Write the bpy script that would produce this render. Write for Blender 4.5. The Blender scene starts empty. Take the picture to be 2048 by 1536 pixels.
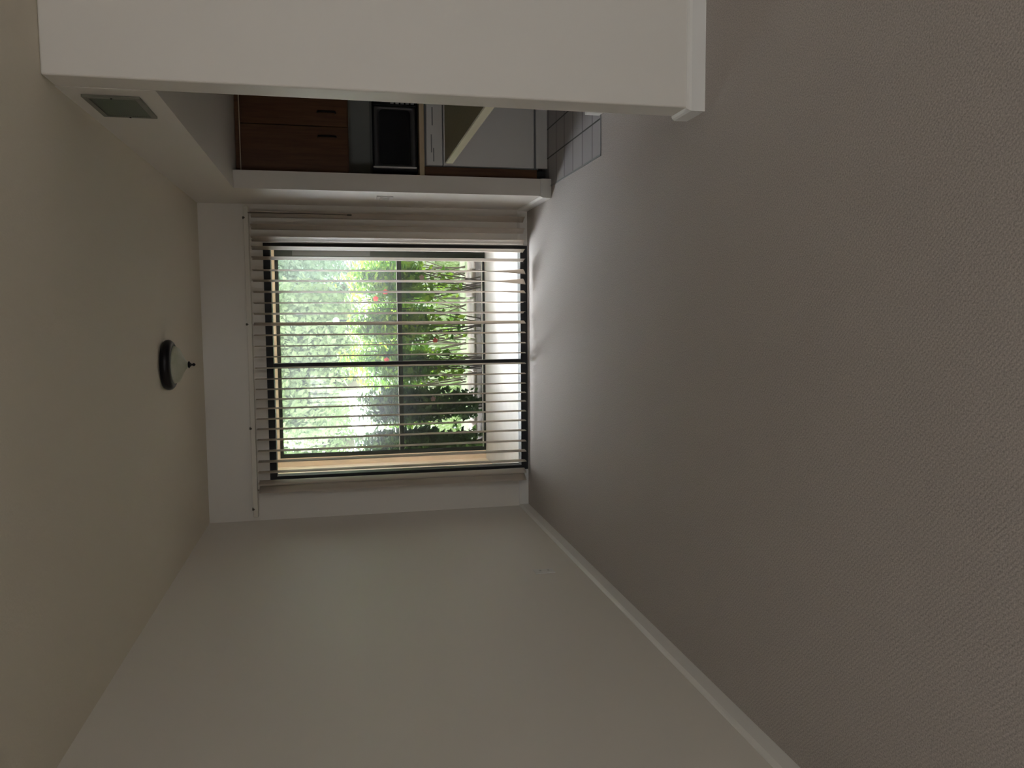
import bpy, bmesh, math, random
from mathutils import Vector, Matrix

# ------------------------------------------------------------------ camera, sky, sun, exposure
SC = bpy.context.scene
COL = SC.collection
random.seed(7)

RT = Vector((0.996483, 0.080130, -0.024530)); UP = Vector((0.006994, 0.212176, 0.977207)); FW = Vector((-0.083508, 0.973941, -0.210869))
cam_data = bpy.data.cameras.new('camera')
cam = bpy.data.objects.new('camera', cam_data); COL.objects.link(cam)
cam_data.sensor_fit = 'HORIZONTAL'; cam_data.sensor_width = 36.0
cam_data.lens = 36.0 * 1598.8 / 2048.0
cam_data.clip_start = 0.02; cam_data.clip_end = 400
M = Matrix.Identity(4)          # the phone was held on its side: picture-right is world-down
for i, v in enumerate((-UP, RT, -FW)):
    for r in range(3): M[r][i] = v[r]
M[2][3] = 1.4685
cam.matrix_world = M
SC.camera = cam

world = bpy.data.worlds.new('world'); SC.world = world; world.use_nodes = True
wn = world.node_tree.nodes; wl = world.node_tree.links; wn.clear()
w_out = wn.new('ShaderNodeOutputWorld'); w_bg = wn.new('ShaderNodeBackground')
w_tc = wn.new('ShaderNodeTexCoord'); w_dot = wn.new('ShaderNodeVectorMath'); w_dot.operation = 'DOT_PRODUCT'
w_dot.inputs[1].default_value = Vector((-0.50, 0.70, 0.45)).normalized()
w_nrm = wn.new('ShaderNodeVectorMath'); w_nrm.operation = 'NORMALIZE'
w_map = wn.new('ShaderNodeMapRange'); w_map.interpolation_type = 'SMOOTHSTEP'
w_map.inputs[1].default_value = 0.76; w_map.inputs[2].default_value = 0.995
w_map.inputs[3].default_value = 0.0; w_map.inputs[4].default_value = 1.0
w_mix = wn.new('ShaderNodeMix'); w_mix.data_type = 'RGBA'
w_mix.inputs[6].default_value = (1.05, 1.12, 1.28, 1)
w_mix.inputs[7].default_value = (38.0, 38.6, 40.5, 1)
wl.new(w_tc.outputs['Generated'], w_nrm.inputs[0]); wl.new(w_nrm.outputs[0], w_dot.inputs[0])
wl.new(w_dot.outputs['Value'], w_map.inputs[0]); wl.new(w_map.outputs[0], w_mix.inputs[0])
wl.new(w_mix.outputs[2], w_bg.inputs['Color']); w_bg.inputs['Strength'].default_value = 1.5
wl.new(w_bg.outputs[0], w_out.inputs[0])

sun_d = bpy.data.lights.new('sun', 'SUN'); sun_d.energy = 3.5; sun_d.angle = math.radians(6); sun_d.color = (1, .96, .88)
sun = bpy.data.objects.new('sun', sun_d); COL.objects.link(sun)
sun.rotation_euler = Vector((-0.45, -0.30, 1.0)).to_track_quat('Z', 'Y').to_euler()

SC.view_settings.view_transform = 'Standard'; SC.view_settings.look = 'None'
SC.view_settings.gamma = 1; SC.view_settings.use_curve_mapping = False
SC.view_settings.exposure = 0.42
SC.cycles.max_bounces = 12; SC.cycles.diffuse_bounces = 8; SC.cycles.transparent_max_bounces = 24
SC.cycles.use_denoising = True
SC.cycles.sample_clamp_indirect = 6

# daylight entering by the rear window of the living area (window_1), behind the camera
ar_d = bpy.data.lights.new('rear_window_daylight', 'AREA'); ar_d.shape = 'RECTANGLE'; ar_d.size = 1.7; ar_d.size_y = 1.4
ar_d.energy = 40; ar_d.color = (.94, .97, 1)
ar = bpy.data.objects.new('rear_window_daylight', ar_d); COL.objects.link(ar)
ar.location = (3.0, -5.75, 1.35); ar.rotation_euler = (math.radians(58), 0, math.radians(12))

# fill lamp added outside the made-up side window, left of and behind the camera
al_d = bpy.data.lights.new('side_fill_added', 'AREA'); al_d.shape = 'RECTANGLE'; al_d.size = 1.7; al_d.size_y = 1.1
al_d.energy = 66; al_d.color = (.94, .97, 1)
al = bpy.data.objects.new('side_fill_added', al_d); COL.objects.link(al)
al.location = (-1.75, -2.4, 1.55); al.rotation_euler = Vector((-1.0, -.60, .85)).to_track_quat('Z', 'Y').to_euler()

# ------------------------------------------------------------------ measures (metres)
XL, XR, D, H = -1.516, 0.836, 6.197, 2.44
XP = 0.952                    # kitchen side of the dining / kitchen wall
YB, YB2 = 3.08, 3.224         # near partition wall, front and back face
YP = 5.466                    # near face of the far wall stub
HK = 2.102                    # opening head and kitchen ceiling
YT = 4.376                    # where carpet meets kitchen tiles
DX0, DX1, DH = -1.220, 0.557, 1.995

# ------------------------------------------------------------------ materials
def mat(name, col, rough=0.6, metal=0.0, spec=0.4, noise=None, bump=None, trans=0.0):
    m = bpy.data.materials.new(name); m.use_nodes = True
    n = m.node_tree.nodes; l = m.node_tree.links; b = n['Principled BSDF']
    b.inputs['Base Color'].default_value = (*col, 1); b.inputs['Roughness'].default_value = rough
    b.inputs['Metallic'].default_value = metal; b.inputs['Specular IOR Level'].default_value = spec
    tc = n.new('ShaderNodeTexCoord')
    if noise:                                    # (scale, second colour, detail, stretch)
        sc, c2, det, st = noise
        mp = n.new('ShaderNodeMapping'); mp.inputs['Scale'].default_value = st
        nz = n.new('ShaderNodeTexNoise'); nz.inputs['Scale'].default_value = sc; nz.inputs['Detail'].default_value = det
        rp = n.new('ShaderNodeValToRGB')
        rp.color_ramp.elements[0].color = (*col, 1); rp.color_ramp.elements[1].color = (*c2, 1)
        rp.color_ramp.elements[0].position = .35; rp.color_ramp.elements[1].position = .65
        l.new(tc.outputs['Object'], mp.inputs[0]); l.new(mp.outputs[0], nz.inputs['Vector'])
        l.new(nz.outputs[0], rp.inputs[0]); l.new(rp.outputs[0], b.inputs['Base Color'])
    if bump:                                     # (scale, strength, distance, detail)
        nz2 = n.new('ShaderNodeTexNoise'); nz2.inputs['Scale'].default_value = bump[0]; nz2.inputs['Detail'].default_value = bump[3]
        bp = n.new('ShaderNodeBump'); bp.inputs['Strength'].default_value = bump[1]; bp.inputs['Distance'].default_value = bump[2]
        l.new(tc.outputs['Object'], nz2.inputs['Vector']); l.new(nz2.outputs[0], bp.inputs['Height'])
        l.new(bp.outputs[0], b.inputs['Normal'])
    if trans:
        out = n['Material Output']; tr = n.new('ShaderNodeBsdfTranslucent'); mx = n.new('ShaderNodeMixShader')
        tr.inputs[0].default_value = (*col, 1); mx.inputs[0].default_value = trans
        if noise: l.new(rp.outputs[0], tr.inputs[0])
        l.new(b.outputs[0], mx.inputs[1]); l.new(tr.outputs[0], mx.inputs[2]); l.new(mx.outputs[0], out.inputs[0])
    return m

def carpet_mat():
    m = bpy.data.materials.new('cut_loop_carpet'); m.use_nodes = True
    n = m.node_tree.nodes; l = m.node_tree.links; b = n['Principled BSDF']
    b.inputs['Roughness'].default_value = 0.95; b.inputs['Specular IOR Level'].default_value = 0.1
    b.inputs['Sheen Weight'].default_value = 0.15
    tc = n.new('ShaderNodeTexCoord')
    rows = n.new('ShaderNodeTexWave'); rows.wave_type = 'BANDS'; rows.bands_direction = 'DIAGONAL'
    rows.inputs['Scale'].default_value = 38; rows.inputs['Distortion'].default_value = 3.0
    rows.inputs['Detail'].default_value = 2; rows.inputs['Detail Scale'].default_value = 4
    nz = n.new('ShaderNodeTexNoise'); nz.inputs['Scale'].default_value = 210; nz.inputs['Detail'].default_value = 3
    big = n.new('ShaderNodeTexNoise'); big.inputs['Scale'].default_value = 1.3; big.inputs['Detail'].default_value = 3
    for t in (rows, nz, big): l.new(tc.outputs['Object'], t.inputs['Vector'])
    r1 = n.new('ShaderNodeValToRGB')
    r1.color_ramp.elements[0].color = (.335, .304, .286, 1); r1.color_ramp.elements[0].position = .28
    r1.color_ramp.elements[1].color = (.61, .56, .532, 1); r1.color_ramp.elements[1].position = .72
    l.new(nz.outputs[0], r1.inputs[0])
    r2 = n.new('ShaderNodeValToRGB')
    r2.color_ramp.elements[0].color = (.90, .90, .91, 1); r2.color_ramp.elements[1].color = (1.0, 1.0, 1.0, 1)
    l.new(big.outputs[0], r2.inputs[0])
    mu = n.new('ShaderNodeMix'); mu.data_type = 'RGBA'; mu.blend_type = 'MULTIPLY'; mu.inputs[0].default_value = 1
    l.new(r1.outputs[0], mu.inputs[6]); l.new(r2.outputs[0], mu.inputs[7]); l.new(mu.outputs[2], b.inputs['Base Color'])
    ad = n.new('ShaderNodeMath'); ad.operation = 'ADD'
    sc_ = n.new('ShaderNodeMath'); sc_.operation = 'MULTIPLY'; sc_.inputs[1].default_value = .3
    l.new(rows.outputs['Fac'], sc_.inputs[0]); l.new(sc_.outputs[0], ad.inputs[0]); l.new(nz.outputs[0], ad.inputs[1])
    bp = n.new('ShaderNodeBump'); bp.inputs['Strength'].default_value = .38; bp.inputs['Distance'].default_value = .004
    l.new(ad.outputs[0], bp.inputs['Height']); l.new(bp.outputs[0], b.inputs['Normal'])
    return m

def tile_mat():
    m = bpy.data.materials.new('square_floor_tile'); m.use_nodes = True
    n = m.node_tree.nodes; l = m.node_tree.links; b = n['Principled BSDF']
    b.inputs['Roughness'].default_value = .42
    tc = n.new('ShaderNodeTexCoord'); mp = n.new('ShaderNodeMapping')
    mp.inputs['Location'].default_value = (-0.910, -4.348, 0)      # grout lines fall where the photo has them
    br = n.new('ShaderNodeTexBrick'); br.offset = 0; br.squash = 1
    br.inputs['Scale'].default_value = 1; br.inputs['Brick Width'].default_value = .2; br.inputs['Row Height'].default_value = .1965
    br.inputs['Mortar Size'].default_value = .005; br.inputs['Mortar Smooth'].default_value = .1
    br.inputs['Color1'].default_value = (.42, .40, .42, 1); br.inputs['Color2'].default_value = (.46, .44, .45, 1)
    br.inputs['Mortar'].default_value = (.045, .043, .045, 1)
    l.new(tc.outputs['Object'], mp.inputs[0]); l.new(mp.outputs[0], br.inputs['Vector']); l.new(br.outputs[0], b.inputs['Base Color'])
    bp = n.new('ShaderNodeBump'); bp.invert = True; bp.inputs['Strength'].default_value = .5; bp.inputs['Distance'].default_value = .003
    l.new(br.outputs['Fac'], bp.inputs['Height']); l.new(bp.outputs[0], b.inputs['Normal'])
    return m

def pane_mat(name, tint, refl):
    m = bpy.data.materials.new(name); m.use_nodes = True
    n = m.node_tree.nodes; l = m.node_tree.links; out = n['Material Output']; n.remove(n['Principled BSDF'])
    tr = n.new('ShaderNodeBsdfTransparent'); tr.inputs[0].default_value = (*tint, 1)
    gl = n.new('ShaderNodeBsdfGlossy'); gl.inputs['Roughness'].default_value = .02
    fr = n.new('ShaderNodeFresnel'); fr.inputs[0].default_value = refl
    mx = n.new('ShaderNodeMixShader'); l.new(fr.outputs[0], mx.inputs[0])
    l.new(tr.outputs[0], mx.inputs[1]); l.new(gl.outputs[0], mx.inputs[2]); l.new(mx.outputs[0], out.inputs[0])
    return m

def screen_mat(name='insect_screen_mesh', c=(.34,.35,.36), cover=.08):
    m = bpy.data.materials.new(name); m.use_nodes = True
    n = m.node_tree.nodes; l = m.node_tree.links; out = n['Material Output']; n.remove(n['Principled BSDF'])
    tr = n.new('ShaderNodeBsdfTransparent'); df = n.new('ShaderNodeBsdfDiffuse'); df.inputs[0].default_value = (*c, 1)
    tl = n.new('ShaderNodeBsdfTranslucent'); tl.inputs[0].default_value = (*c, 1)
    m1 = n.new('ShaderNodeMixShader'); m1.inputs[0].default_value = .5
    l.new(df.outputs[0], m1.inputs[1]); l.new(tl.outputs[0], m1.inputs[2])
    mx = n.new('ShaderNodeMixShader'); mx.inputs[0].default_value = cover
    l.new(tr.outputs[0], mx.inputs[1]); l.new(m1.outputs[0], mx.inputs[2]); l.new(mx.outputs[0], out.inputs[0])
    return m

WALL = mat('off_white_wall_paint', (.745, .708, .658), .5, spec=.5, bump=(60, .05, .004, 4))
CEIL = mat('ceiling_paint', (.71, .655, .55), .9, bump=(90, .22, .006, 5))
KCEIL = mat('kitchen_ceiling_paint', (.46, .43, .40), .85, bump=(90, .2, .006, 5))
TRIM = mat('white_gloss_trim', (.80, .785, .76), .38)
CARPET = carpet_mat(); TILE = tile_mat()
BRONZE = mat('black_anodised_frame', (.012, .012, .014), .55)
BRONZE2 = mat('dark_bronze_screen_frame', (.028, .034, .031), .75, spec=.15)
GLASS = pane_mat('clear_door_glass', (.96, .98, .97), 1.25)
SCREEN = screen_mat(); SCREEN2 = screen_mat('dark_lower_screen_mesh', (.05,.052,.055), .33)  # lower mesh is darker and denser than the upper one
VANE = mat('cream_vinyl_vane', (.68, .61, .535), .5, trans=.32)
RAIL = mat('cream_blind_rail', (.66, .62, .55), .45)
CLIP = mat('tarnished_metal_clip', (.10, .09, .07), .4, .6)
PLATE = mat('white_plastic_plate', (.72, .71, .69), .35)
SLOT = mat('dark_slot', (.03, .03, .03), .6)
PATIO = mat('pale_patio_concrete', (.52, .51, .51), .7, noise=(9, (.56, .55, .55), 5, (1, 1, 1)), bump=(120, .15, .003, 4))
STUCCO = mat('tan_stucco', (.84, .70, .56), .9, noise=(3, (.87, .74, .61), 4, (1, 1, 1)), bump=(140, .5, .006, 6))
WOOD = mat('reddish_brown_cabinet_wood', (.088, .034, .013), .45, noise=(6, (.130, .056, .021), 6, (9, 9, .7)))
HANDLE = mat('dark_bronze_pull', (.015, .010, .008), .35, .7)
COUNTER = mat('beige_laminate_counter', (.46, .42, .30), .4, noise=(90, (.55, .50, .37), 2, (1, 1, 1)))
EDGE = mat('light_wood_counter_edge', (.60, .48, .33), .45)
BAR = mat('olive_laminate_top', (.24, .22, .14), .35, noise=(120, (.30, .27, .18), 2, (1, 1, 1)))
BAREDGE = mat('pale_cream_bar_edge', (.82, .78, .60), .4)
SPLASH = mat('grey_backsplash_paint', (.46, .46, .42), .6)
APPL = mat('white_appliance_enamel', (.74, .74, .74), .3)
APPL2 = mat('grey_appliance_detail', (.28, .29, .30), .35)
BLACKP = mat('black_gloss_plastic', (.006, .006, .008), .15)
STEEL = mat('dark_brushed_steel', (.085, .085, .09), .38, .7)
PANEL = mat('beige_cabinet_back_panel', (.56, .44, .38), .6)
FIXT = mat('oil_rubbed_bronze', (.010, .009, .010), .35, .4)
BOWL = mat('frosted_alabaster_glass', (.42, .44, .32), .35, noise=(9, (.54, .54, .43), 4, (1, 1, 1)), trans=.15)
GRILLE = mat('grey_painted_grille', (.20, .195, .16), .5)
DUCT = mat('dark_duct_filter', (.05, .05, .035), .95)

# ------------------------------------------------------------------ mesh helpers
def nbm(): return bmesh.new()
def add_box(bm, x0, x1, y0, y1, z0, z1):
    v = [bm.verts.new(p) for p in ((x0,y0,z0),(x1,y0,z0),(x1,y1,z0),(x0,y1,z0),(x0,y0,z1),(x1,y0,z1),(x1,y1,z1),(x0,y1,z1))]
    for f in ((0,3,2,1),(4,5,6,7),(0,1,5,4),(1,2,6,5),(2,3,7,6),(3,0,4,7)): bm.faces.new([v[i] for i in f])
    return v
def bev(bm, w, seg=2):
    bmesh.ops.bevel(bm, geom=list(bm.edges), offset=w, segments=seg, profile=.5, affect='EDGES', clamp_overlap=True); return bm
def add_lathe(bm, prof, c, seg=40, axis='Z'):
    rings = []
    for r, h in prof:
        ring = []
        for k in range(seg):
            a = 2*math.pi*k/seg; x, y, z = r*math.cos(a), r*math.sin(a), h
            if axis == 'Y': x, y, z = x, h, y
            if axis == 'X': x, y, z = h, x, y
            ring.append(bm.verts.new((c[0]+x, c[1]+y, c[2]+z)))
        rings.append(ring)
    for a, b in zip(rings, rings[1:]):
        for k in range(seg): bm.faces.new((a[k], a[(k+1)%seg], b[(k+1)%seg], b[k]))
    bm.faces.new(rings[0][::-1]); bm.faces.new(rings[-1])
    bmesh.ops.recalc_face_normals(bm, faces=bm.faces)
    return bm
def add_tube(bm, pts, rads, seg=8):
    rings = []
    for i, p in enumerate(pts):
        p = Vector(p); a = Vector(pts[max(i-1,0)]); b = Vector(pts[min(i+1,len(pts)-1)])
        d = (b-a).normalized(); u = d.cross(Vector((.3,.9,.2))).normalized(); w = d.cross(u)
        rings.append([bm.verts.new(p + rads[i]*(math.cos(t)*u+math.sin(t)*w)) for t in [2*math.pi*k/seg for k in range(seg)]])
    for a, b in zip(rings, rings[1:]):
        for k in range(seg): bm.faces.new((a[k], a[(k+1)%seg], b[(k+1)%seg], b[k]))
    bm.faces.new(rings[0][::-1]); bm.faces.new(rings[-1])
def obj(name, bm, m, parent=None, smooth=False, world_origin=None):
    me = bpy.data.meshes.new(name); bmesh.ops.recalc_face_normals(bm, faces=bm.faces) if len(bm.faces) < 4000 else None
    bm.to_mesh(me); bm.free(); me.materials.append(m)
    if smooth:
        for p in me.polygons: p.use_smooth = True
    o = bpy.data.objects.new(name, me); COL.objects.link(o)
    if parent is not None:                       # meshes are written in world coordinates; parents sit unrotated
        o.parent = parent; o.matrix_parent_inverse = Matrix.Translation(-abs_loc(parent))
    return o
def abs_loc(o):
    v = Vector(o.location)
    if o.parent is not None and o.type == 'EMPTY': v = v + abs_loc(o.parent)
    return v if o.type == 'EMPTY' else Vector((0, 0, 0))
def box(name, x0, x1, y0, y1, z0, z1, m, parent=None, bw=0, smooth=False):
    bm = nbm(); add_box(bm, x0, x1, y0, y1, z0, z1)
    if bw: bev(bm, bw)
    return obj(name, bm, m, parent, smooth)
def struct(name, bm, m):
    o = obj(name, bm, m); o['kind'] = 'structure'; return o
def sbox(name, m, *boxes, bw=0):
    bm = nbm()
    for b in boxes: add_box(bm, *b)
    if bw: bev(bm, bw, 3)
    return struct(name, bm, m)
def thing(name, label, cat, loc, group=None, kind=None):
    o = bpy.data.objects.new(name, None); COL.objects.link(o); o.location = loc; o.empty_display_size = .1
    if label: o['label'] = label; o['category'] = cat
    if group: o['group'] = group
    if kind: o['kind'] = kind
    return o
def tag(o, label, cat, group=None, kind=None):
    o['label'] = label; o['category'] = cat
    if group: o['group'] = group
    if kind: o['kind'] = kind
    return o

# ------------------------------------------------------------------ the setting
XE, YK0 = 4.6, -5.5                       # right and rear limits of the living area behind the camera
XKR, YKW = 3.1, 6.15                      # kitchen right wall, kitchen far wall
bm = nbm()
add_box(bm, XL-.1, XE, YK0, YT, -.12, 0); add_box(bm, XL-.1, .909, YT, 6.19, -.12, 0)
struct('floor', bm, CARPET)
sbox('floor_kitchen', TILE, (.911, XKR, YT+.002, YKW+.05, -.12, -.003))
sbox('ceiling', CEIL, (XL-.1, XE+.1, YK0-.1, 6.36, H, H+.15))
sbox('ceiling_kitchen', WALL, (XP, XKR+.1, YB2, 6.36, HK, HK+.12))
sbox('wall_left', WALL, (XL-.15, XL, YK0, -3.4, -.02, H), (XL-.15, XL, -1.4, 6.36, -.02, H), (XL-.15, XL, -3.4, -1.4, -.02, .85), (XL-.15, XL, -3.4, -1.4, 2.1, H))
sbox('wall_far', WALL, (XL-.1, DX0, D, 6.36, -.02, H), (DX1, XP-.002, D, 6.36, -.02, H), (DX0, DX1, D, 6.36, DH, H))
bm = nbm(); add_box(bm, XR, XP, YP, D-.001, -.02, H); add_box(bm, XR, XP, YB2, YP, HK, H)
bmesh.ops.remove_doubles(bm, verts=bm.verts, dist=1e-5)
struct('wall_right', bm, WALL)
bm = nbm(); add_box(bm, XR, XE, YB, YB2, -.02, H); bev(bm, .008, 3)
struct('wall_partition', bm, WALL)
sbox('wall_kitchen', SPLASH, (XP, XKR, YKW, 6.36, -.02, HK), (XKR, XKR+.1, YB2, 6.36, -.02, HK))
# rear of the living area: out of frame behind the camera, with its own daylight window
sbox('wall_back', WALL, (XL-.1, 2.1, YK0-.15, YK0, -.02, H), (3.9, XE+.1, YK0-.15, YK0, -.02, H),
     (2.1, 3.9, YK0-.15, YK0, 2.0, H), (2.1, 3.9, YK0-.15, YK0, -.02, .30))
sbox('wall_right_living', WALL, (XE, XE+.15, YK0, YB2, -.02, H))
w2 = thing('window_1', None, None, (3.0, YK0-.08, .30), kind='structure')
bm = nbm()
for b in ((2.1,2.15,.30,2.0),(3.85,3.9,.30,2.0),(2.975,3.025,.35,1.95),(2.15,3.85,.30,.35),(2.15,3.85,1.95,2.0)):
    add_box(bm, b[0], b[1], YK0-.11, YK0-.05, b[2], b[3])
obj('window_frame', bm, TRIM, w2)
box('pane', 2.15, 3.85, YK0-.085, YK0-.079, .35, 1.95, GLASS, w2)
w3 = thing('window_added', None, None, (XL-.1, -2.4, .85), kind='structure')  # unseen window made up to carry the side fill lamp
bm = nbm()
for b in ((-3.4,-3.35,.85,2.1),(-1.45,-1.4,.85,2.1),(-2.425,-2.375,.9,2.05),(-3.35,-1.45,.85,.90),(-3.35,-1.45,2.05,2.1)):
    add_box(bm, XL-.12, XL-.06, b[0], b[1], b[2], b[3])
obj('window_frame', bm, TRIM, w3)
box('pane', XL-.093, XL-.087, -3.35, -1.45, .90, 2.05, GLASS, w3)
sbox('trim_added_eave', TRIM, (1.2, 4.8, -7.2, YK0-.15, 2.25, 2.35))  # unseen eave added to cut sky light at the rear window

def baseboard(name, *runs):               # a run: axis, fixed, toward, a0, a1
    bm = nbm()
    for ax, f, s, a0, a1 in runs:
        prof = [(0, 0), (.014, 0), (.014, .058), (.009, .068), (.004, .074), (0, .076)]
        ends = []
        for a in (a0, a1):
            ends.append([bm.verts.new((f+s*d, a, z) if ax == 'Y' else (a, f+s*d, z)) for d, z in prof])
        n = len(prof)
        for k in range(n): bm.faces.new((ends[0][k], ends[0][(k+1)%n], ends[1][(k+1)%n], ends[1][k]))
        bm.faces.new(ends[0]); bm.faces.new(ends[1][::-1])
    return struct(name, bm, TRIM)
baseboard('baseboard_left', ('Y', XL, 1, YK0, D))
baseboard('baseboard_far', ('X', D, -1, XL+.014, DX0-.01), ('X', D, -1, DX1+.01, XR-.014))
def baseboard_path(name, pts):             # mitred run; the board stands to the left of the path direction
    bm = nbm(); prof = [(0, 0), (.014, 0), (.014, .058), (.009, .068), (.004, .074), (0, .076)]
    P2 = [Vector(p) for p in pts]; rings = []
    nrm = []
    for a, b in zip(P2, P2[1:]):
        d = (b-a).normalized(); nrm.append(Vector((-d.y, d.x)))
    for k, p in enumerate(P2):
        if k == 0: m = nrm[0]
        elif k == len(P2)-1: m = nrm[-1]
        else: m = nrm[k-1]+nrm[k]
        rings.append([bm.verts.new((p.x+m.x*d, p.y+m.y*d, z)) for d, z in prof])
    n = len(prof)
    for a, b in zip(rings, rings[1:]):
        for k in range(n): bm.faces.new((a[k], a[(k+1)%n], b[(k+1)%n], b[k]))
    bm.faces.new(rings[0]); bm.faces.new(rings[-1][::-1])
    return struct(name, bm, TRIM)
baseboard_path('baseboard_right', [(XR, D), (XR, YP), (XP, YP)][::-1])
baseboard_path('baseboard_partition', [(XE, YB), (XR, YB), (XR, YB2), (1.12, YB2)])
sbox('trim_1', APPL2, (.9, .911, YT-.004, YKW-.7, -.004, .004), (.9, XKR, YT-.004, YT+.004, -.004, .004))

# ------------------------------------------------------------------ sliding glass door
dr = thing('door_1', None, None, ((DX0+DX1)/2, D+.05, 0), kind='structure')
FY0, FY1 = D-.006, D+.10
bm = nbm()
add_box(bm, DX0-.0, DX0+.034, FY0, FY1, 0, DH); add_box(bm, DX1-.026, DX1, FY0, FY1, 0, DH)
add_box(bm, DX0+.034, DX1-.026, FY0, FY1, DH-.050, DH); add_box(bm, DX0+.034, DX1-.026, FY0, FY1, 0, .055)
obj('door_frame', bm, BRONZE, dr)
XS = -.354
p1 = box('door_stile', XS-.019, XS+.019, D+.01, D+.075, .055, DH-.05, BRONZE, dr, .002)
box('door_glass', DX0+.034, XS-.012, D+.050, D+.056, .055, DH-.05, GLASS, dr)
box('door_glass', XS+.012, DX1-.026, D+.030, D+.036, .055, DH-.05, GLASS, dr)
box('threshold_track', DX0, DX1, FY1, D+.17, -.02, .018, BRONZE2, dr)

# ------------------------------------------------------------------ vertical blind
RY = D-.105
bl = thing('vertical_blind', 'cream vertical blind with open vanes hanging across the sliding glass door', 'blind', (-.35, RY, 2.11))
bm = nbm(); add_box(bm, -1.462, XR-.03, RY-.022, RY+.022, 2.079, 2.113); bev(bm, .004, 2)
obj('head_rail', bm, RAIL, bl)
for cx in (.722, -.04, -.80, -1.40):
    bm = nbm(); add_box(bm, cx-.008, cx+.008, RY-.027, D-.001, 2.113, 2.119); add_box(bm, cx-.008, cx+.008, RY-.027, RY-.0225, 2.106, 2.119)
    add_lathe(bm, [(.0045, 0), (.0045, .006)], (cx, RY-.031, 2.105), 10, 'Y')
    obj('mounting_clip', bm, CLIP, bl)
bm = nbm(); add_tube(bm, [(.757, RY-.03, 2.08), (.757, RY-.034, 1.7), (.753, RY-.03, 1.38)], [.0025]*3, 8)
add_lathe(bm, [(.003, 0), (.006, .008), (.006, .03), (.003, .036)], (.753, RY-.03, 1.35), 10)
obj('wand', bm, CLIP, bl, True)
# (x, turn in degrees, extra turn at the foot)
vanes = [(.748,22,0),(.661,21,0),(.575,20,0),(.510,13,0),(.437,12,0),(.350,5,-34),(.274,8,-40),(.194,8,-24),(.113,5,0),
         (.035,9,0),(-.040,15,0),(-.121,6,0),(-.202,2,0),(-.280,2,0),(-.361,3,0),(-.442,1,0),(-.517,1,0),(-.591,1,0),
         (-.658,1,0),(-.736,1,0),(-.811,1,0),(-.890,1,0),(-.973,1,0),(-1.052,3,0),(-1.131,2,0),(-1.210,13,3),(-1.262,24,4)]
for x, a, tw in vanes:
    bm = nbm(); NZ, NW, W = 16, 6, .089
    z0, z1 = .046, 2.066
    s = 1 if x > 0 else -1
    grid = []
    for i in range(NZ+1):
        t = i/NZ; z = z0+(z1-z0)*(t**1.5)
        ang = math.radians(a*s + tw*s*max(0, 1-(z-z0)/.45)**1.5)
        row = []
        for side in (0, 1):
            for k in range(NW+1):
                u = (k/NW-.5); off = .005*(1-4*u*u) + (.0009 if side else 0)      # crowned cross-section
                lx, ly = off, u*W
                px = x + lx*math.cos(ang) - ly*math.sin(ang); py = RY + lx*math.sin(ang) + ly*math.cos(ang)
                row.append(bm.verts.new((px, py, z)))
        grid.append(row)
    n = NW+1
    for r0, r1 in zip(grid, grid[1:]):
        for k in range(NW):
            bm.faces.new((r0[k], r0[k+1], r1[k+1], r1[k])); bm.faces.new((r0[n+k+1], r0[n+k], r1[n+k], r1[n+k+1]))
        bm.faces.new((r0[0], r1[0], r1[n], r0[n])); bm.faces.new((r0[NW], r0[n+NW], r1[n+NW], r1[NW]))
    for row in (grid[0], grid[-1]):
        for k in range(NW): bm.faces.new((row[k], row[n+k], row[n+k+1], row[k+1]))
    v = obj('vane', bm, VANE, bl, True)
    bm = nbm(); add_box(bm, x-.003, x+.003, RY-.006, RY+.006, 2.058, 2.085)
    obj('vane_hook', bm, CLIP if x == -1.262 else RAIL, v)

# ------------------------------------------------------------------ ceiling lamp
LX, LY = -.258, 4.84
lp = thing('ceiling_light', 'dark bronze flush-mount ceiling light with a frosted pointed glass bowl', 'ceiling light', (LX, LY, H))
bm = nbm(); add_lathe(bm, [(.112, 0), (.130, -.004), (.141, -.016), (.1435, -.030), (.140, -.042), (.131, -.052), (.120, -.058), (.108, -.058), (.103, -.05)], (LX, LY, H), 56)
obj('pan', bm, FIXT, lp, True)
bm = nbm(); add_lathe(bm, [(.100, -.045), (.107, -.058), (.105, -.068), (.096, -.081), (.076, -.093), (.050, -.105), (.029, -.117), (.015, -.130), (.006, -.136)], (LX, LY, H), 56)
obj('glass_bowl', bm, BOWL, lp, True)
bm = nbm(); add_lathe(bm, [(.006, -.128), (.018, -.132), (.021, -.137), (.012, -.143), (.006, -.149), (.005, -.153), (.0085, -.158), (.009, -.163), (.006, -.168), (.001, -.171)], (LX, LY, H), 24)
obj('finial', bm, FIXT, lp, True)
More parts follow.
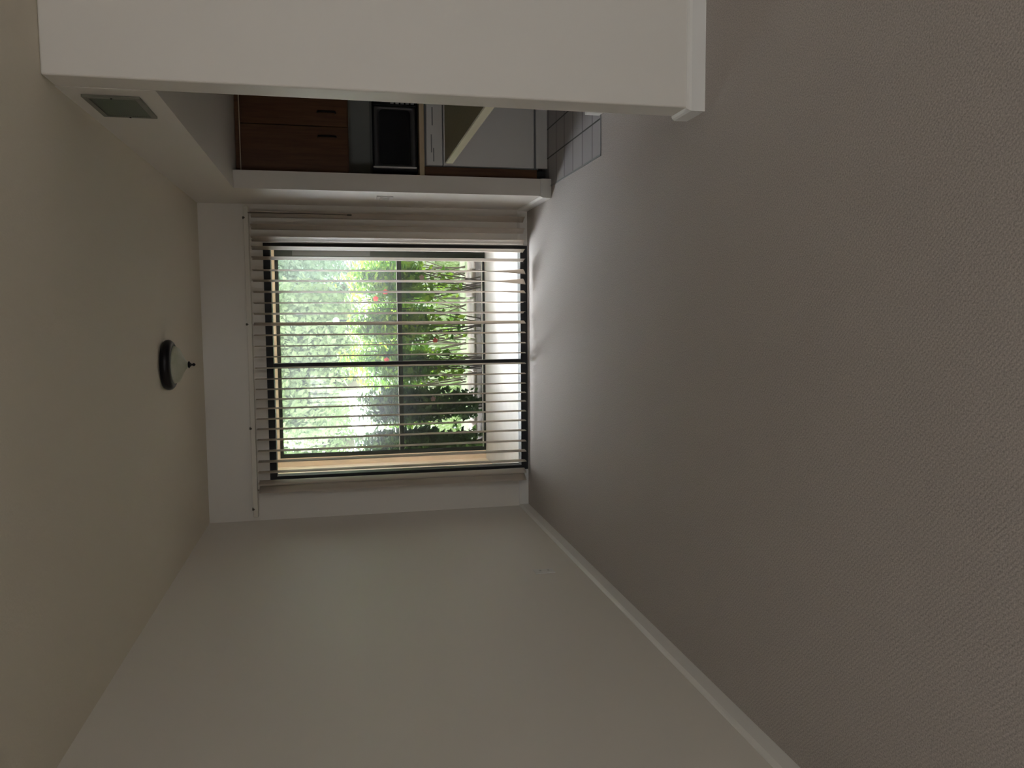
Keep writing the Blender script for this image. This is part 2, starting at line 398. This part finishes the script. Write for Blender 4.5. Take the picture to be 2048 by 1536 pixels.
# ------------------------------------------------------------------ return-air grille on the header
gy0, gy1, gz0, gz1 = 3.312, 3.618, 2.177, 2.380
gr = thing('air_vent', 'grey louvred return air vent high on the wall above the kitchen opening', 'air vent', (XR-.006, (gy0+gy1)/2, gz0))
bm = nbm(); b_ = .019
add_box(bm, XR-.010, XR-.001, gy0, gy1, gz0, gz0+b_); add_box(bm, XR-.010, XR-.001, gy0, gy1, gz1-b_, gz1)
add_box(bm, XR-.010, XR-.001, gy0, gy0+b_, gz0+b_, gz1-b_); add_box(bm, XR-.010, XR-.001, gy1-b_, gy1, gz0+b_, gz1-b_)
obj('vent_frame', bm, GRILLE, gr)
box('filter_backing', XR-.0032, XR-.0012, gy0+b_, gy1-b_, gz0+b_, gz1-b_, DUCT, gr)
bm = nbm(); k = 0; z = gz0+b_+.004
while z < gz1-b_-.006:
    v = add_box(bm, -.0035, .0035, gy0+b_, gy1-b_, -.0007, .0007)
    bmesh.ops.rotate(bm, verts=v, cent=(0, 0, 0), matrix=Matrix.Rotation(math.radians(38), 3, 'Y'))
    bmesh.ops.translate(bm, verts=v, vec=(XR-.0068, 0, z)); z += .0085
obj('louvres', bm, mat('olive_grey_louvre', (.12, .12, .085), .6), gr)
for sy in (gy0+.0095, gy1-.0095):
    for sz in ((gz0+gz1)/2,):
        bm = nbm(); add_lathe(bm, [(.004, 0), (.004, -.0025), (.002, -.0035)], (XR-.0099, sy, sz), 12, 'X'); obj('screw', bm, HANDLE, gr)
# ------------------------------------------------------------------ switch and outlet plates
sw = thing('light_switch', 'white light switch plate on the short wall beside the blind', 'light switch', (XR-.003, 5.72, 1.075))
bm = nbm(); add_box(bm, XR-.007, XR-.0005, 5.645, 5.795, 1.073, 1.187); bev(bm, .002, 2); obj('plate', bm, PLATE, sw)
for yy in (5.672, 5.72, 5.768):
    bm = nbm(); add_box(bm, XR-.012, XR-.006, yy-.013, yy+.013, 1.098, 1.162); bev(bm, .002, 1); obj('rocker', bm, PLATE, sw)
ol = thing('power_outlet', 'small white power outlet plate low on the long left wall', 'power outlet', (XL+.003, 4.515, .243))
bm = nbm(); add_box(bm, XL+.0005, XL+.007, 4.478, 4.552, .243, .361); bev(bm, .002, 2); obj('plate', bm, PLATE, ol)
for zz in (.278, .326):
    bm = nbm(); add_box(bm, XL+.006, XL+.009, 4.499, 4.531, zz-.017, zz+.017); bev(bm, .003, 2); s_ = obj('socket', bm, PLATE, ol)
    bm = nbm(); add_box(bm, XL+.0085, XL+.0095, 4.507, 4.509, zz-.006, zz+.006); add_box(bm, XL+.0085, XL+.0095, 4.520, 4.522, zz-.006, zz+.006)
    obj('slot', bm, SLOT, s_)

# ------------------------------------------------------------------ kitchen
YF = 5.552                                # plane of the base fronts
ct = tag(box('countertop', XP+.002, XKR-.005, YF-.006, YKW-.002, .866, .899, EDGE, None, .002), 'beige countertop with light wood edge running under the microwave', 'countertop')
bc = thing('base_cabinet', 'narrow dark wood base cabinet end between the wall stub and the dishwasher', 'cabinet', (1.0, YF+.3, 0))
box('side_panel', XP+.004, 1.028, YF+.004, YKW-.004, .075, .862, WOOD, bc, .0015)
box('plinth', XP+.004, 1.028, YF+.06, YKW-.01, 0, .073, SLOT, bc)
dw = thing('dishwasher', 'white dishwasher built in under the kitchen countertop', 'dishwasher', (1.33, YF+.3, 0))
box('body', 1.034, 1.636, YF+.03, YKW-.01, .06, .860, APPL2, dw)
box('door', 1.036, 1.634, YF-.004, YF+.028, .098, .735, APPL, dw, .005)
cp = box('control_panel', 1.034, 1.636, YF-.012, YF+.028, .742, .852, APPL, dw, .006)
bm = nbm(); add_box(bm, 1.06, 1.15, YF-.0135, YF-.011, .800, .808); add_box(bm, 1.12, 1.24, YF-.0135, YF-.011, .814, .822); add_box(bm, 1.30, 1.42, YF-.0135, YF-.011, .806, .815)
obj('vent_slots', bm, APPL2, cp)
bm = nbm(); add_lathe(bm, [(.020, 0), (.020, -.010), (.014, -.016)], (1.50, YF-.012, .80), 20, 'Y'); obj('dial', bm, APPL2, cp)
box('kick_plate', 1.040, 1.630, YF+.004, YF+.026, .0, .082, APPL, dw, .002)
bc2 = thing('base_cabinet', 'dark wood base cabinet to the right of the white dishwasher', 'cabinet', (2.3, YF+.3, 0))
box('body', 1.645, XKR-.01, YF+.02, YKW-.01, .09, .862, WOOD, bc2); box('plinth', 1.645, XKR-.01, YF+.07, YKW-.01, 0, .088, SLOT, bc2)
for k in range(3):
    x0 = 1.655+k*.475; d_ = box('door', x0, x0+.465, YF, YF+.018, .11, .84, WOOD, bc2, .002)
    box('handle', x0+.03, x0+.042, YF-.025, YF-.013, .66, .78, HANDLE, d_, .003)
# upper cabinets
YU = 5.64
uc = thing('upper_cabinet', 'dark reddish wood wall cabinet with two doors above the microwave', 'cabinet', (1.28, YU+.2, 1.368))
box('body', XP+.004, 1.635, YU+.02, YKW-.004, 1.368, 2.098, WOOD, uc)
for x0, x1, hx in ((XP+.006, 1.283, 1.218), (1.288, 1.633, 1.378)):
    bm = nbm(); add_box(bm, x0, x1, YU, YU+.019, 1.375, 2.066)
    bev(bm, .0015, 1); d_ = obj('door', bm, WOOD, uc)
    bm = nbm(); add_tube(bm, [(hx, YU+.001, 1.452), (hx, YU-.022, 1.455), (hx, YU-.024, 1.50), (hx, YU-.024, 1.53), (hx, YU-.022, 1.565), (hx, YU+.001, 1.568)], [.0065]*6, 10)
    obj('handle', bm, HANDLE, d_, True)
box('crown_rail', XP+.004, 1.635, YU-.012, YU+.02, 2.074, 2.099, WOOD, uc, .002)
box('light_trim', XP+.004, 1.635, YU-.014, YU+.004, 2.067, 2.073, EDGE, uc, .001)
uc2 = thing('upper_cabinet', 'dark reddish wood wall cabinet right of the two-door one, mostly hidden', 'cabinet', (2.3, YU+.2, 1.368))
box('body', 1.645, XKR-.01, YU+.02, YKW-.004, 1.368, 2.098, WOOD, uc2)
for k in range(3):
    x0 = 1.65+k*.475; d_ = box('door', x0, x0+.465, YU, YU+.019, 1.375, 2.066, WOOD, uc2, .0015)
    box('handle', x0+.03, x0+.042, YU-.025, YU-.001, 1.45, 1.57, HANDLE, d_, .003)
# microwave
mw = thing('microwave', 'black microwave oven with a steel door rim standing on the kitchen countertop', 'microwave', (1.28, YF+.25, .9))
X0, X1, Z0, Z1, YM = .992, 1.545, .905, 1.212, YF+.012
bm = nbm(); add_box(bm, X0, X1, YM+.02, YM+.40, Z0, Z1); bev(bm, .006, 2); obj('body', bm, BLACKP, mw)
for fx in (X0+.04, X1-.04):
    for fy in (YM+.06, YM+.36):
        bm = nbm(); add_lathe(bm, [(.012, 0), (.012, .007)], (fx, fy, .899), 12); obj('foot', bm, SLOT, mw)
# door: rounded-rectangle rim with an inset dark window
def rrect(cx, cz, hw, hh, r, n=6):
    pts = []
    for sx, sz, a0 in ((1, 1, 0), (-1, 1, 90), (-1, -1, 180), (1, -1, 270)):
        for k in range(n+1):
            a = math.radians(a0+90*k/n); pts.append((cx+sx*(hw-r)+r*math.cos(a), cz+sz*(hh-r)+r*math.sin(a)))
    return pts
bm = nbm(); dx1 = 1.42; cx, cz = (X0+.024+dx1)/2, (Z0+Z1)/2+.004
o_ = rrect(cx, cz, (dx1-X0-.024)/2, .138, .014); i_ = rrect(cx, cz-.002, (dx1-X0-.024)/2-.022, .104, .024)
loops = []
for pts, yy in ((o_, YM+.022), (o_, YM+.003), ([(cx+(p-cx)*.985, cz+(q-cz)*.97) for p, q in o_], YM), (i_, YM+.004), (i_, YM+.014)):
    loops.append([bm.verts.new((p, yy, q)) for p, q in pts])
for a, b in zip(loops, loops[1:]):
    n = len(a)
    for k in range(n): bm.faces.new((a[k], a[(k+1)%n], b[(k+1)%n], b[k]))
obj('door_rim', bm, STEEL, mw, True)
bm = nbm(); bm.faces.new([bm.verts.new((p, YM+.012, q)) for p, q in i_]); r_ = bmesh.ops.extrude_face_region(bm, geom=bm.faces[:])
bmesh.ops.translate(bm, verts=[g for g in r_['geom'] if isinstance(g, bmesh.types.BMVert)], vec=(0, .005, 0))
obj('door_window', bm, BLACKP, mw)
box('edge_highlight', X0+.020, X0+.030, YM-.002, YM+.022, Z0+.012, Z1-.004, mat('painted_edge_highlight', (.75, .75, .75), .35, .3), mw, .002)  # pale strip puts the highlight on the door's left edge into the colour
bm = nbm(); add_box(bm, 1.424, X1-.004, YM+.002, YM+.022, Z0+.012, Z1-.008); bev(bm, .003, 2); kp = obj('keypad', bm, BLACKP, mw)
bm = nbm()
for a in range(3):
    for b in range(5): add_box(bm, 1.436+a*.033, 1.460+a*.033, YM+.0005, YM+.0025, .93+b*.034, .952+b*.034)
obj('buttons', bm, APPL2, kp)
# breakfast bar
pn = thing('breakfast_bar', 'kitchen peninsula with an overhanging olive top and pale front edge', 'counter', (1.4, 3.85, 0))
box('cabinet_body', 1.14, 1.80, YB2+.002, YT+.012, .09, .826, PANEL, pn)
box('baseboard', 1.126, 1.80, YB2+.002, YT+.026, 0, .088, TRIM, pn, .004)
bm = nbm(); add_box(bm, .848, 1.82, YB2+.002, 4.462, .866, .871); obj('top', bm, BAR, pn)
bm = nbm(); add_box(bm, .8455, 1.82, YB2+.002, 4.4645, .828, .8655); bev(bm, .001, 1); obj('edge_band', bm, BAREDGE, pn)

# ------------------------------------------------------------------ screened patio outside
YS = 8.20
sbox('floor_patio', PATIO, (-1.62, .86, 6.36, YS+.08, -.20, -.022))
sbox('wall_patio_left', STUCCO, (-1.64, -1.475, 6.362, YS+.10, -.02, 2.30))
sbox('wall_patio_right', STUCCO, (.69, .84, 6.362, YS+.10, -.02, 2.30))
sbox('ceiling_patio', TRIM, (-1.64, .84, 6.362, YS+.16, 2.30, 2.42))
sbox('wall_outside', STUCCO, (-6, XL-.152, 6.20, 6.36, -.15, 2.9), (XP+.1, 6, 6.362, 6.45, -.15, 2.9))
sbox('trim_2', STUCCO, (-1.475, .69, YS-.03, YS+.10, 2.062, 2.30), (-1.475, -1.39, YS-.015, YS+.10, -.02, 2.062))
se = thing('patio_screen', 'dark framed insect screen closing the front of the patio', 'screen', (-.35, YS, -.02))
bm = nbm()
add_box(bm, -1.39, -1.352, YS-.012, YS+.025, -.02, 2.06); add_box(bm, -1.352, .605, YS-.012, YS+.025, 2.028, 2.06)
add_box(bm, -1.352, .605, YS-.012, YS+.025, -.02, -.008)
obj('screen_frame', bm, BRONZE2, se)
box('mid_rail', -1.352, .605, YS-.012, YS+.001, .832, .877, BRONZE2, se)
box('rail_lip', -1.352, .605, YS-.012, YS-.006, .8772, .8815, PLATE, se)['label'] = 'thin pale lip along the mid rail'
box('bottom_lip', -1.352, .605, YS-.016, YS-.004, .006, .012, PLATE, se)['label'] = 'thin pale lip along the bottom rail'
ps = box('post', .605, .690, YS-.03, YS+.04, -.02, 2.06, BRONZE2, se)
bm = nbm()
add_box(bm, .614, .662, YS-.0312, YS-.0301, 1.14, 1.89)
for k in range(44):
    z = 1.16+k*.0162
    if k in (19, 20, 21, 33, 34): continue
    add_box(bm, .618, .658, YS-.034, YS-.0305, z, z+.007)
obj('louvre_strip', bm, mat('grey_louvre', (.09, .095, .10), .7), ps)
box('screen_mesh', -1.352, .605, YS+.004, YS+.0055, .877, 2.03, SCREEN, se)
box('screen_mesh', -1.352, .605, YS+.004, YS+.0055, -.008, .836, SCREEN2, se)['label'] = 'darker, denser lower screen mesh'

# ------------------------------------------------------------------ garden
GRASS = mat('sunlit_lawn', (.22, .27, .14), .9, noise=(6, (.36, .42, .25), 6, (1, 1, 1)))
MULCH = mat('dark_bark_mulch', (.075, .060, .052), .95, noise=(30, (.16, .125, .11), 6, (1, 1, 1)), bump=(60, .8, .02, 5))
CURB = mat('pinkish_stone_edging', (.42, .34, .31), .85, noise=(14, (.62, .52, .48), 6, (1, 1, 1)), bump=(50, .5, .01, 4))
ROAD = mat('bleached_concrete_drive', (.66, .66, .65), .85, noise=(.8, (.74, .74, .73), 5, (1, 1, 1)))
sbox('ground_lawn', GRASS, (-60, 60, 9.62, 21, -.4, -.10))
sbox('ground_bed', MULCH, (-6, 6, YS+.081, 9.10, -.4, -.085))
sbox('ground_drive', ROAD, (-60, -2.1, 21, 44, -.4, -.09))
sbox('ground_verge', GRASS, (-2.1, 60, 21, 44, -.4, -.095))
sbox('ground_far', ROAD, (-90, 90, 44, 140, -.4, -.08))
sbox('ground_behind', MULCH, (-60, -1.70, -30, YS+.08, -.4, -.12), (6.2, 60, -30, YS+.08, -.4, -.12), (-1.7, 6.2, -30, -5.8, -.4, -.12))
bm = nbm(); x = -5.0; rn = random.Random(3)
while x < 5:
    w = rn.uniform(.16, .34); v = add_box(bm, x, x+w-.02, 9.12+rn.uniform(-.02, .03), 9.58+rn.uniform(-.03, .03), -.2, -.055+rn.uniform(-.01, .012)); x += w
bev(bm, .012, 1)
tag(obj('stone_edging', bm, CURB), 'row of pinkish stones edging the planting bed under the hedge', 'edging', kind='stuff')
bm = nbm(); rn = random.Random(5)
for k in range(9000):
    x = rn.uniform(-3.2, 2.4); y = 10.45+rn.random()**1.6*2.6; h = rn.uniform(.05, .13); a = rn.uniform(0, 6.28); dx, dy = .006*math.cos(a), .006*math.sin(a)
    q = rn.uniform(-.04, .04)
    bm.faces.new([bm.verts.new(p) for p in ((x-dx, y-dy, -.1), (x+dx, y+dy, -.1), (x+q, y+q*.5, -.1+h))])
tag(obj('lawn_grass', bm, mat('grass_blade', (.26, .36, .14), .7, trans=.3)), 'bright green grass growing behind the flowering hedge', 'grass', kind='stuff')

def leaf_cloud(bm, n, fn, size, rn, bendy=.3):
    for _ in range(n):
        c, nrm = fn(rn)
        c = Vector(c); nrm = (Vector(nrm)+Vector((rn.uniform(-1, 1), rn.uniform(-1, 1), rn.uniform(-1, 1)))*.8).normalized()
        t = nrm.cross(Vector((rn.uniform(-1, 1), rn.uniform(-1, 1), rn.uniform(-.6, 1)))).normalized(); s = nrm.cross(t)
        L = size*rn.uniform(.6, 1.25); W = L*.30
        a = c; m1 = c+t*L*.45+s*W-nrm*W*bendy; m2 = c+t*L*.45-s*W-nrm*W*bendy; mm = c+t*L*.45; e = c+t*L-nrm*L*.15
        va, v1, v2, vm, ve = [bm.verts.new(p) for p in (a, m1, m2, mm, e)]
        bm.faces.new((va, v1, vm)); bm.faces.new((va, vm, v2)); bm.faces.new((v1, ve, vm)); bm.faces.new((vm, ve, v2))

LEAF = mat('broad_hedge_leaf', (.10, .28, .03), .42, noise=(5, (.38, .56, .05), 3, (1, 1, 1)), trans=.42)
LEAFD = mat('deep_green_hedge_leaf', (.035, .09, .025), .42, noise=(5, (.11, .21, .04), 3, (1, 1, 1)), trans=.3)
STEM = mat('grey_brown_stem', (.16, .13, .11), .8)
PETAL = mat('coral_red_petal', (.80, .09, .08), .5, trans=.3)
PETAL2 = mat('pale_pink_petal', (.80, .50, .45), .5, trans=.3)
def shrub(name, cx, cy, h, rad, n, leafm, label, seed, low=.30, flowers=(), hw=.218):
    rn = random.Random(seed)
    r = thing(name, label, 'shrub', (cx, cy, -.1), 'shrubs of the hedge behind the patio screen')
    tips = []
    bm = nbm()
    hy = .33
    def clampv(p): return Vector((min(max(p.x, cx-hw+.03), cx+hw-.03), min(max(p.y, cy-hy+.03), cy+hy-.03), p.z))
    for k in range(10):
        a = rn.uniform(0, 6.28); rr = rad*rn.uniform(.2, .95)
        b = Vector((cx+rn.uniform(-.10, .10), cy+rn.uniform(-.08, .08), -.12)); t = Vector((cx+rr*math.cos(a), cy+rr*math.sin(a)*.8, h*rn.uniform(.70, 1.0)))
        mid = (b+t)/2+Vector((rn.uniform(-.08, .08), rn.uniform(-.08, .08), -.03)); mid = clampv(mid); t = clampv(t); tips.append((b, mid, t))
        add_tube(bm, [b, mid, t], [.008, .006, .003], 5)
        for q in range(3):
            s = mid.lerp(t, rn.uniform(0, .8)); e = s+Vector((rn.uniform(-.22, .22), rn.uniform(-.2, .2), rn.uniform(-.05, .28))); e = clampv(e); add_tube(bm, [s, e], [.003, .002], 4); tips.append((s, (s+e)/2, e))
    obj('stems', bm, STEM, r)
    def fn(rn):
        b, m_, t = rn.choice(tips)
        p = m_.lerp(t, rn.random()**.6) if rn.random() < (.5 if leafm is LEAFD else .78) else b.lerp(m_, rn.uniform(.2, 1))+Vector((rn.uniform(-.12, .12), rn.uniform(-.2, .2), 0))
        p = p+Vector((rn.gauss(0, .06), rn.gauss(0, .06), rn.gauss(0, .05)))
        if p.z < low-.1: p.z = low+rn.random()*h*.4
        if abs(p.x-cx) > hw-.068: p.x = cx+rn.uniform(-hw+.068, hw-.068)
        if abs(p.y-cy) > hy-.05: p.y = cy+rn.uniform(-hy+.05, hy-.05)
        p.z = min(p.z, h+.02)
        return p, (p-Vector((cx, cy, h*.4)))*1.5+Vector((0, 0, .5))
    bm = nbm(); leaf_cloud(bm, int(n*1.45), fn, .088, rn); obj('foliage', bm, leafm, r)
    for (fx, fy, fz, pm) in flowers:
        bm = nbm()
        for k in range(5):
            a = 2*math.pi*k/5; c = Vector((fx, fy, fz)); d = Vector((math.cos(a), -.35, math.sin(a))); s = Vector((-math.sin(a), 0, math.cos(a)))
            p = [c, c+d*.014+s*.012, c+d*.028+s*.009, c+d*.028-s*.009, c+d*.014-s*.012]
            bm.faces.new([bm.verts.new(q) for q in p])
        obj('flower', bm, pm, r)
    return r
FRONT = [
 (.80, 1.53, 1300, LEAF, 'bright green shrub at the right end of the hedge, beside the dark post', .28, ((.62, 8.48, .90, PETAL2),)),
 (.36, 1.52, 1150, LEAF, 'tall bright shrub with coral flowers, second from the dark post', .22, ((.27, 8.46, .98, PETAL), (.42, 8.45, .60, PETAL2), (.20, 8.46, 1.08, PETAL))),
 (-.08, 1.49, 1150, LEAF, 'bright shrub with one coral flower just under the mid rail, right of the door stile', .20, ((-.24, 8.44, .47, PETAL),)),
 (-.52, 1.46, 1500, LEAF, 'tall shrub directly behind the door stile', .20, ((-.44, 8.46, .98, PETAL),)),
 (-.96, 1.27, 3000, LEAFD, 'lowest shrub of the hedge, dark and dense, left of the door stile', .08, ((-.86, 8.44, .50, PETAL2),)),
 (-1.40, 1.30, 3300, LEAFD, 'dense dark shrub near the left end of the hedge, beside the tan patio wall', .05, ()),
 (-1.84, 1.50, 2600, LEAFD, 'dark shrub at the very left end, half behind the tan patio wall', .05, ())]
for k, (x, h, n, lm, lab, low, fl) in enumerate(FRONT):
    shrub('hibiscus_shrub', x, 8.76, h, .30, n, lm, lab, 11+k, low, fl)
BACK = [(.58, 1.30, 700, LEAF, 'loose yellow-green back-row shrub behind the two right-hand shrubs'),
 (.14, 1.28, 700, LEAF, 'loose yellow-green back-row shrub behind the flowering middle shrubs'),
 (-.30, 1.28, 700, LEAF, 'loose yellow-green back-row shrub just right of the door stile'),
 (-.74, 1.20, 700, LEAF, 'loose yellow-green back-row shrub just left of the door stile'),
 (-1.18, 1.14, 800, LEAF, 'loose yellow-green back-row shrub behind the dark low shrubs'),
 (-1.62, 1.20, 900, LEAF, 'loose yellow-green back-row shrub at the left end, near the tan wall')]
for k, (x, h, n, lm, lab) in enumerate(BACK):
    shrub('hibiscus_shrub', x, 10.0, h, .40, n, lm, lab, 31+k, .45, (), .218)

TL1 = mat('pale_olive_tree_leaf', (.30, .40, .22), .6, noise=(1.2, (.50, .60, .38), 3, (1, 1, 1)), trans=.4)
TL2 = mat('grey_green_tree_leaf', (.25, .35, .27), .6, noise=(1.2, (.44, .54, .44), 3, (1, 1, 1)), trans=.4)
BARK = mat('grey_tree_bark', (.26, .24, .21), .9)
def tree(cx, cy, trunk, blobs, n, leafm, label, seed):
    rn = random.Random(seed)
    r = thing('garden_tree', label, 'tree', (cx, cy, -.1), 'trees beyond the lawn')
    bm = nbm(); top = blobs[0]
    add_tube(bm, [(cx, cy, -.15), (cx+.1, cy, trunk*.5), (cx+.05, cy, trunk), (top[0], top[1], top[2]+.5)], [.16, .13, .11, .05], 8)
    for b in blobs: add_tube(bm, [(cx+.05, cy, trunk*.8), ((cx+b[0])/2, (cy+b[1])/2, (trunk+b[2])/2+.3), (b[0], b[1], b[2])], [.07, .05, .02], 6)
    obj('trunk', bm, BARK, r)
    wts = [b[3]*b[3]*b[4] for b in blobs]
    def fn(rn):
        b = rn.choices(blobs, wts)[0]
        while True:
            u = Vector((rn.uniform(-1, 1), rn.uniform(-1, 1), rn.uniform(-1, 1)))
            if .2 < u.length < 1: break
        return (b[0]+u.x*b[3], b[1]+u.y*b[3], b[2]+u.z*b[4]), u
    bm = nbm(); leaf_cloud(bm, int(n*1.5), fn, .125, rn); obj('foliage', bm, leafm, r)
tree(.55, 18.2, 2.0, [(.55, 18.2, 2.6, 1.3, 1.7), (-.2, 18.0, 1.9, .9, 1.1), (1.2, 18.0, 3.1, 1.0, 1.0), (.6, 18.0, 4.4, 1.5, 1.0)], 13000, TL2, 'grey-green tree at the right, its crown above the neighbouring house', 21)
tree(-1.25, 14.6, 1.6, [(-1.25, 14.6, 2.7, 1.0, 1.2), (-.75, 14.5, 1.9, .7, .8), (-1.7, 14.6, 2.1, .65, .7), (-1.0, 14.6, 3.6, 1.2, .8), (-.1, 14.4, 2.0, .8, 1.0)], 14000, TL1, 'pale olive tree in the middle beyond the lawn', 22)
tree(-2.9, 18.5, 1.7, [(-2.7, 18.5, 2.8, 1.2, 1.7), (-2.0, 18.3, 2.2, .8, 1.1), (-3.8, 18.5, 2.4, .9, 1.1), (-2.8, 18.4, 4.2, 1.6, 1.0)], 14000, TL1, 'broad drooping olive tree at the left beyond the lawn', 23)
tree(-7.4, 21, 2.0, [(-7.4, 21, 3.2, 1.6, 1.9), (-8.4, 21, 2.8, 1.3, 1.6), (-6.9, 21, 4.6, 1.6, 1.2)], 6000, TL2, 'grey-green tree at the far left edge of the view', 24)
tree(4.4, 15, 2.2, [(4.4, 15, 3.4, 1.6, 1.8), (3.6, 14.6, 2.6, 1.0, 1.3)], 6000, TL2, 'tree at the far right, behind the dark patio post', 25)
tree(-1.0, 47, 3, [(1.5, 47, 3.8, 4.0, 3.5), (7, 48, 4.0, 4.5, 3.5)], 4500, TL2, 'hazy tree group across the drive, far behind the others', 26)

# neighbouring house, made-up white globe on a post, parked car
SIDE = mat('lilac_grey_siding', (.34, .32, .38), .7)
hs = thing('house', 'low lilac-grey clapboard house beyond the lawn at the right', 'house', (3.2, 24, -.1))
box('wall', 1.10, 6.0, 22.0, 27.0, -.1, 2.3, SIDE, hs)
bm = nbm()
for k in range(22): add_box(bm, 1.09, 6.0, 21.972, 21.999, -.05+k*.105, .015+k*.105)
obj('siding_boards', bm, mat('pale_clapboard', (.48, .46, .52), .7), hs)
bm = nbm(); vs = [bm.verts.new(p) for p in ((.8, 21.6, 2.3), (6.3, 21.6, 2.3), (6.3, 27.4, 2.3), (.8, 27.4, 2.3), (.8, 24.5, 3.5), (6.3, 24.5, 3.5))]
for f in ((0, 1, 5, 4), (2, 3, 4, 5), (0, 4, 3), (1, 2, 5), (0, 3, 2, 1)): bm.faces.new([vs[i] for i in f])
obj('roof', bm, mat('grey_shingle_roof', (.20, .20, .21), .9), hs)
wf = box('window', 1.9, 2.9, 21.93, 21.97, .9, 1.9, TRIM, hs); box('pane', 1.97, 2.83, 21.92, 21.929, .97, 1.83, BLACKP, wf)
gl_ = thing('bright_spot_globe', 'made-up round white globe on a dark post beyond the hedge, for a bright spot', 'lamp', (-.035, 12.5, -.1))  # globe and post made up to stand for a bright spot
bm = nbm(); add_tube(bm, [(-.035, 12.5, -.12), (-.035, 12.5, 1.45)], [.016, .014], 10); obj('post', bm, BRONZE2, gl_, True)
bm = nbm(); bmesh.ops.create_uvsphere(bm, u_segments=20, v_segments=12, radius=.05); bmesh.ops.translate(bm, verts=bm.verts, vec=(-.035, 12.5, 1.495)); obj('globe', bm, mat('white_globe_glass', (.95, .93, .88), .2), gl_, True)
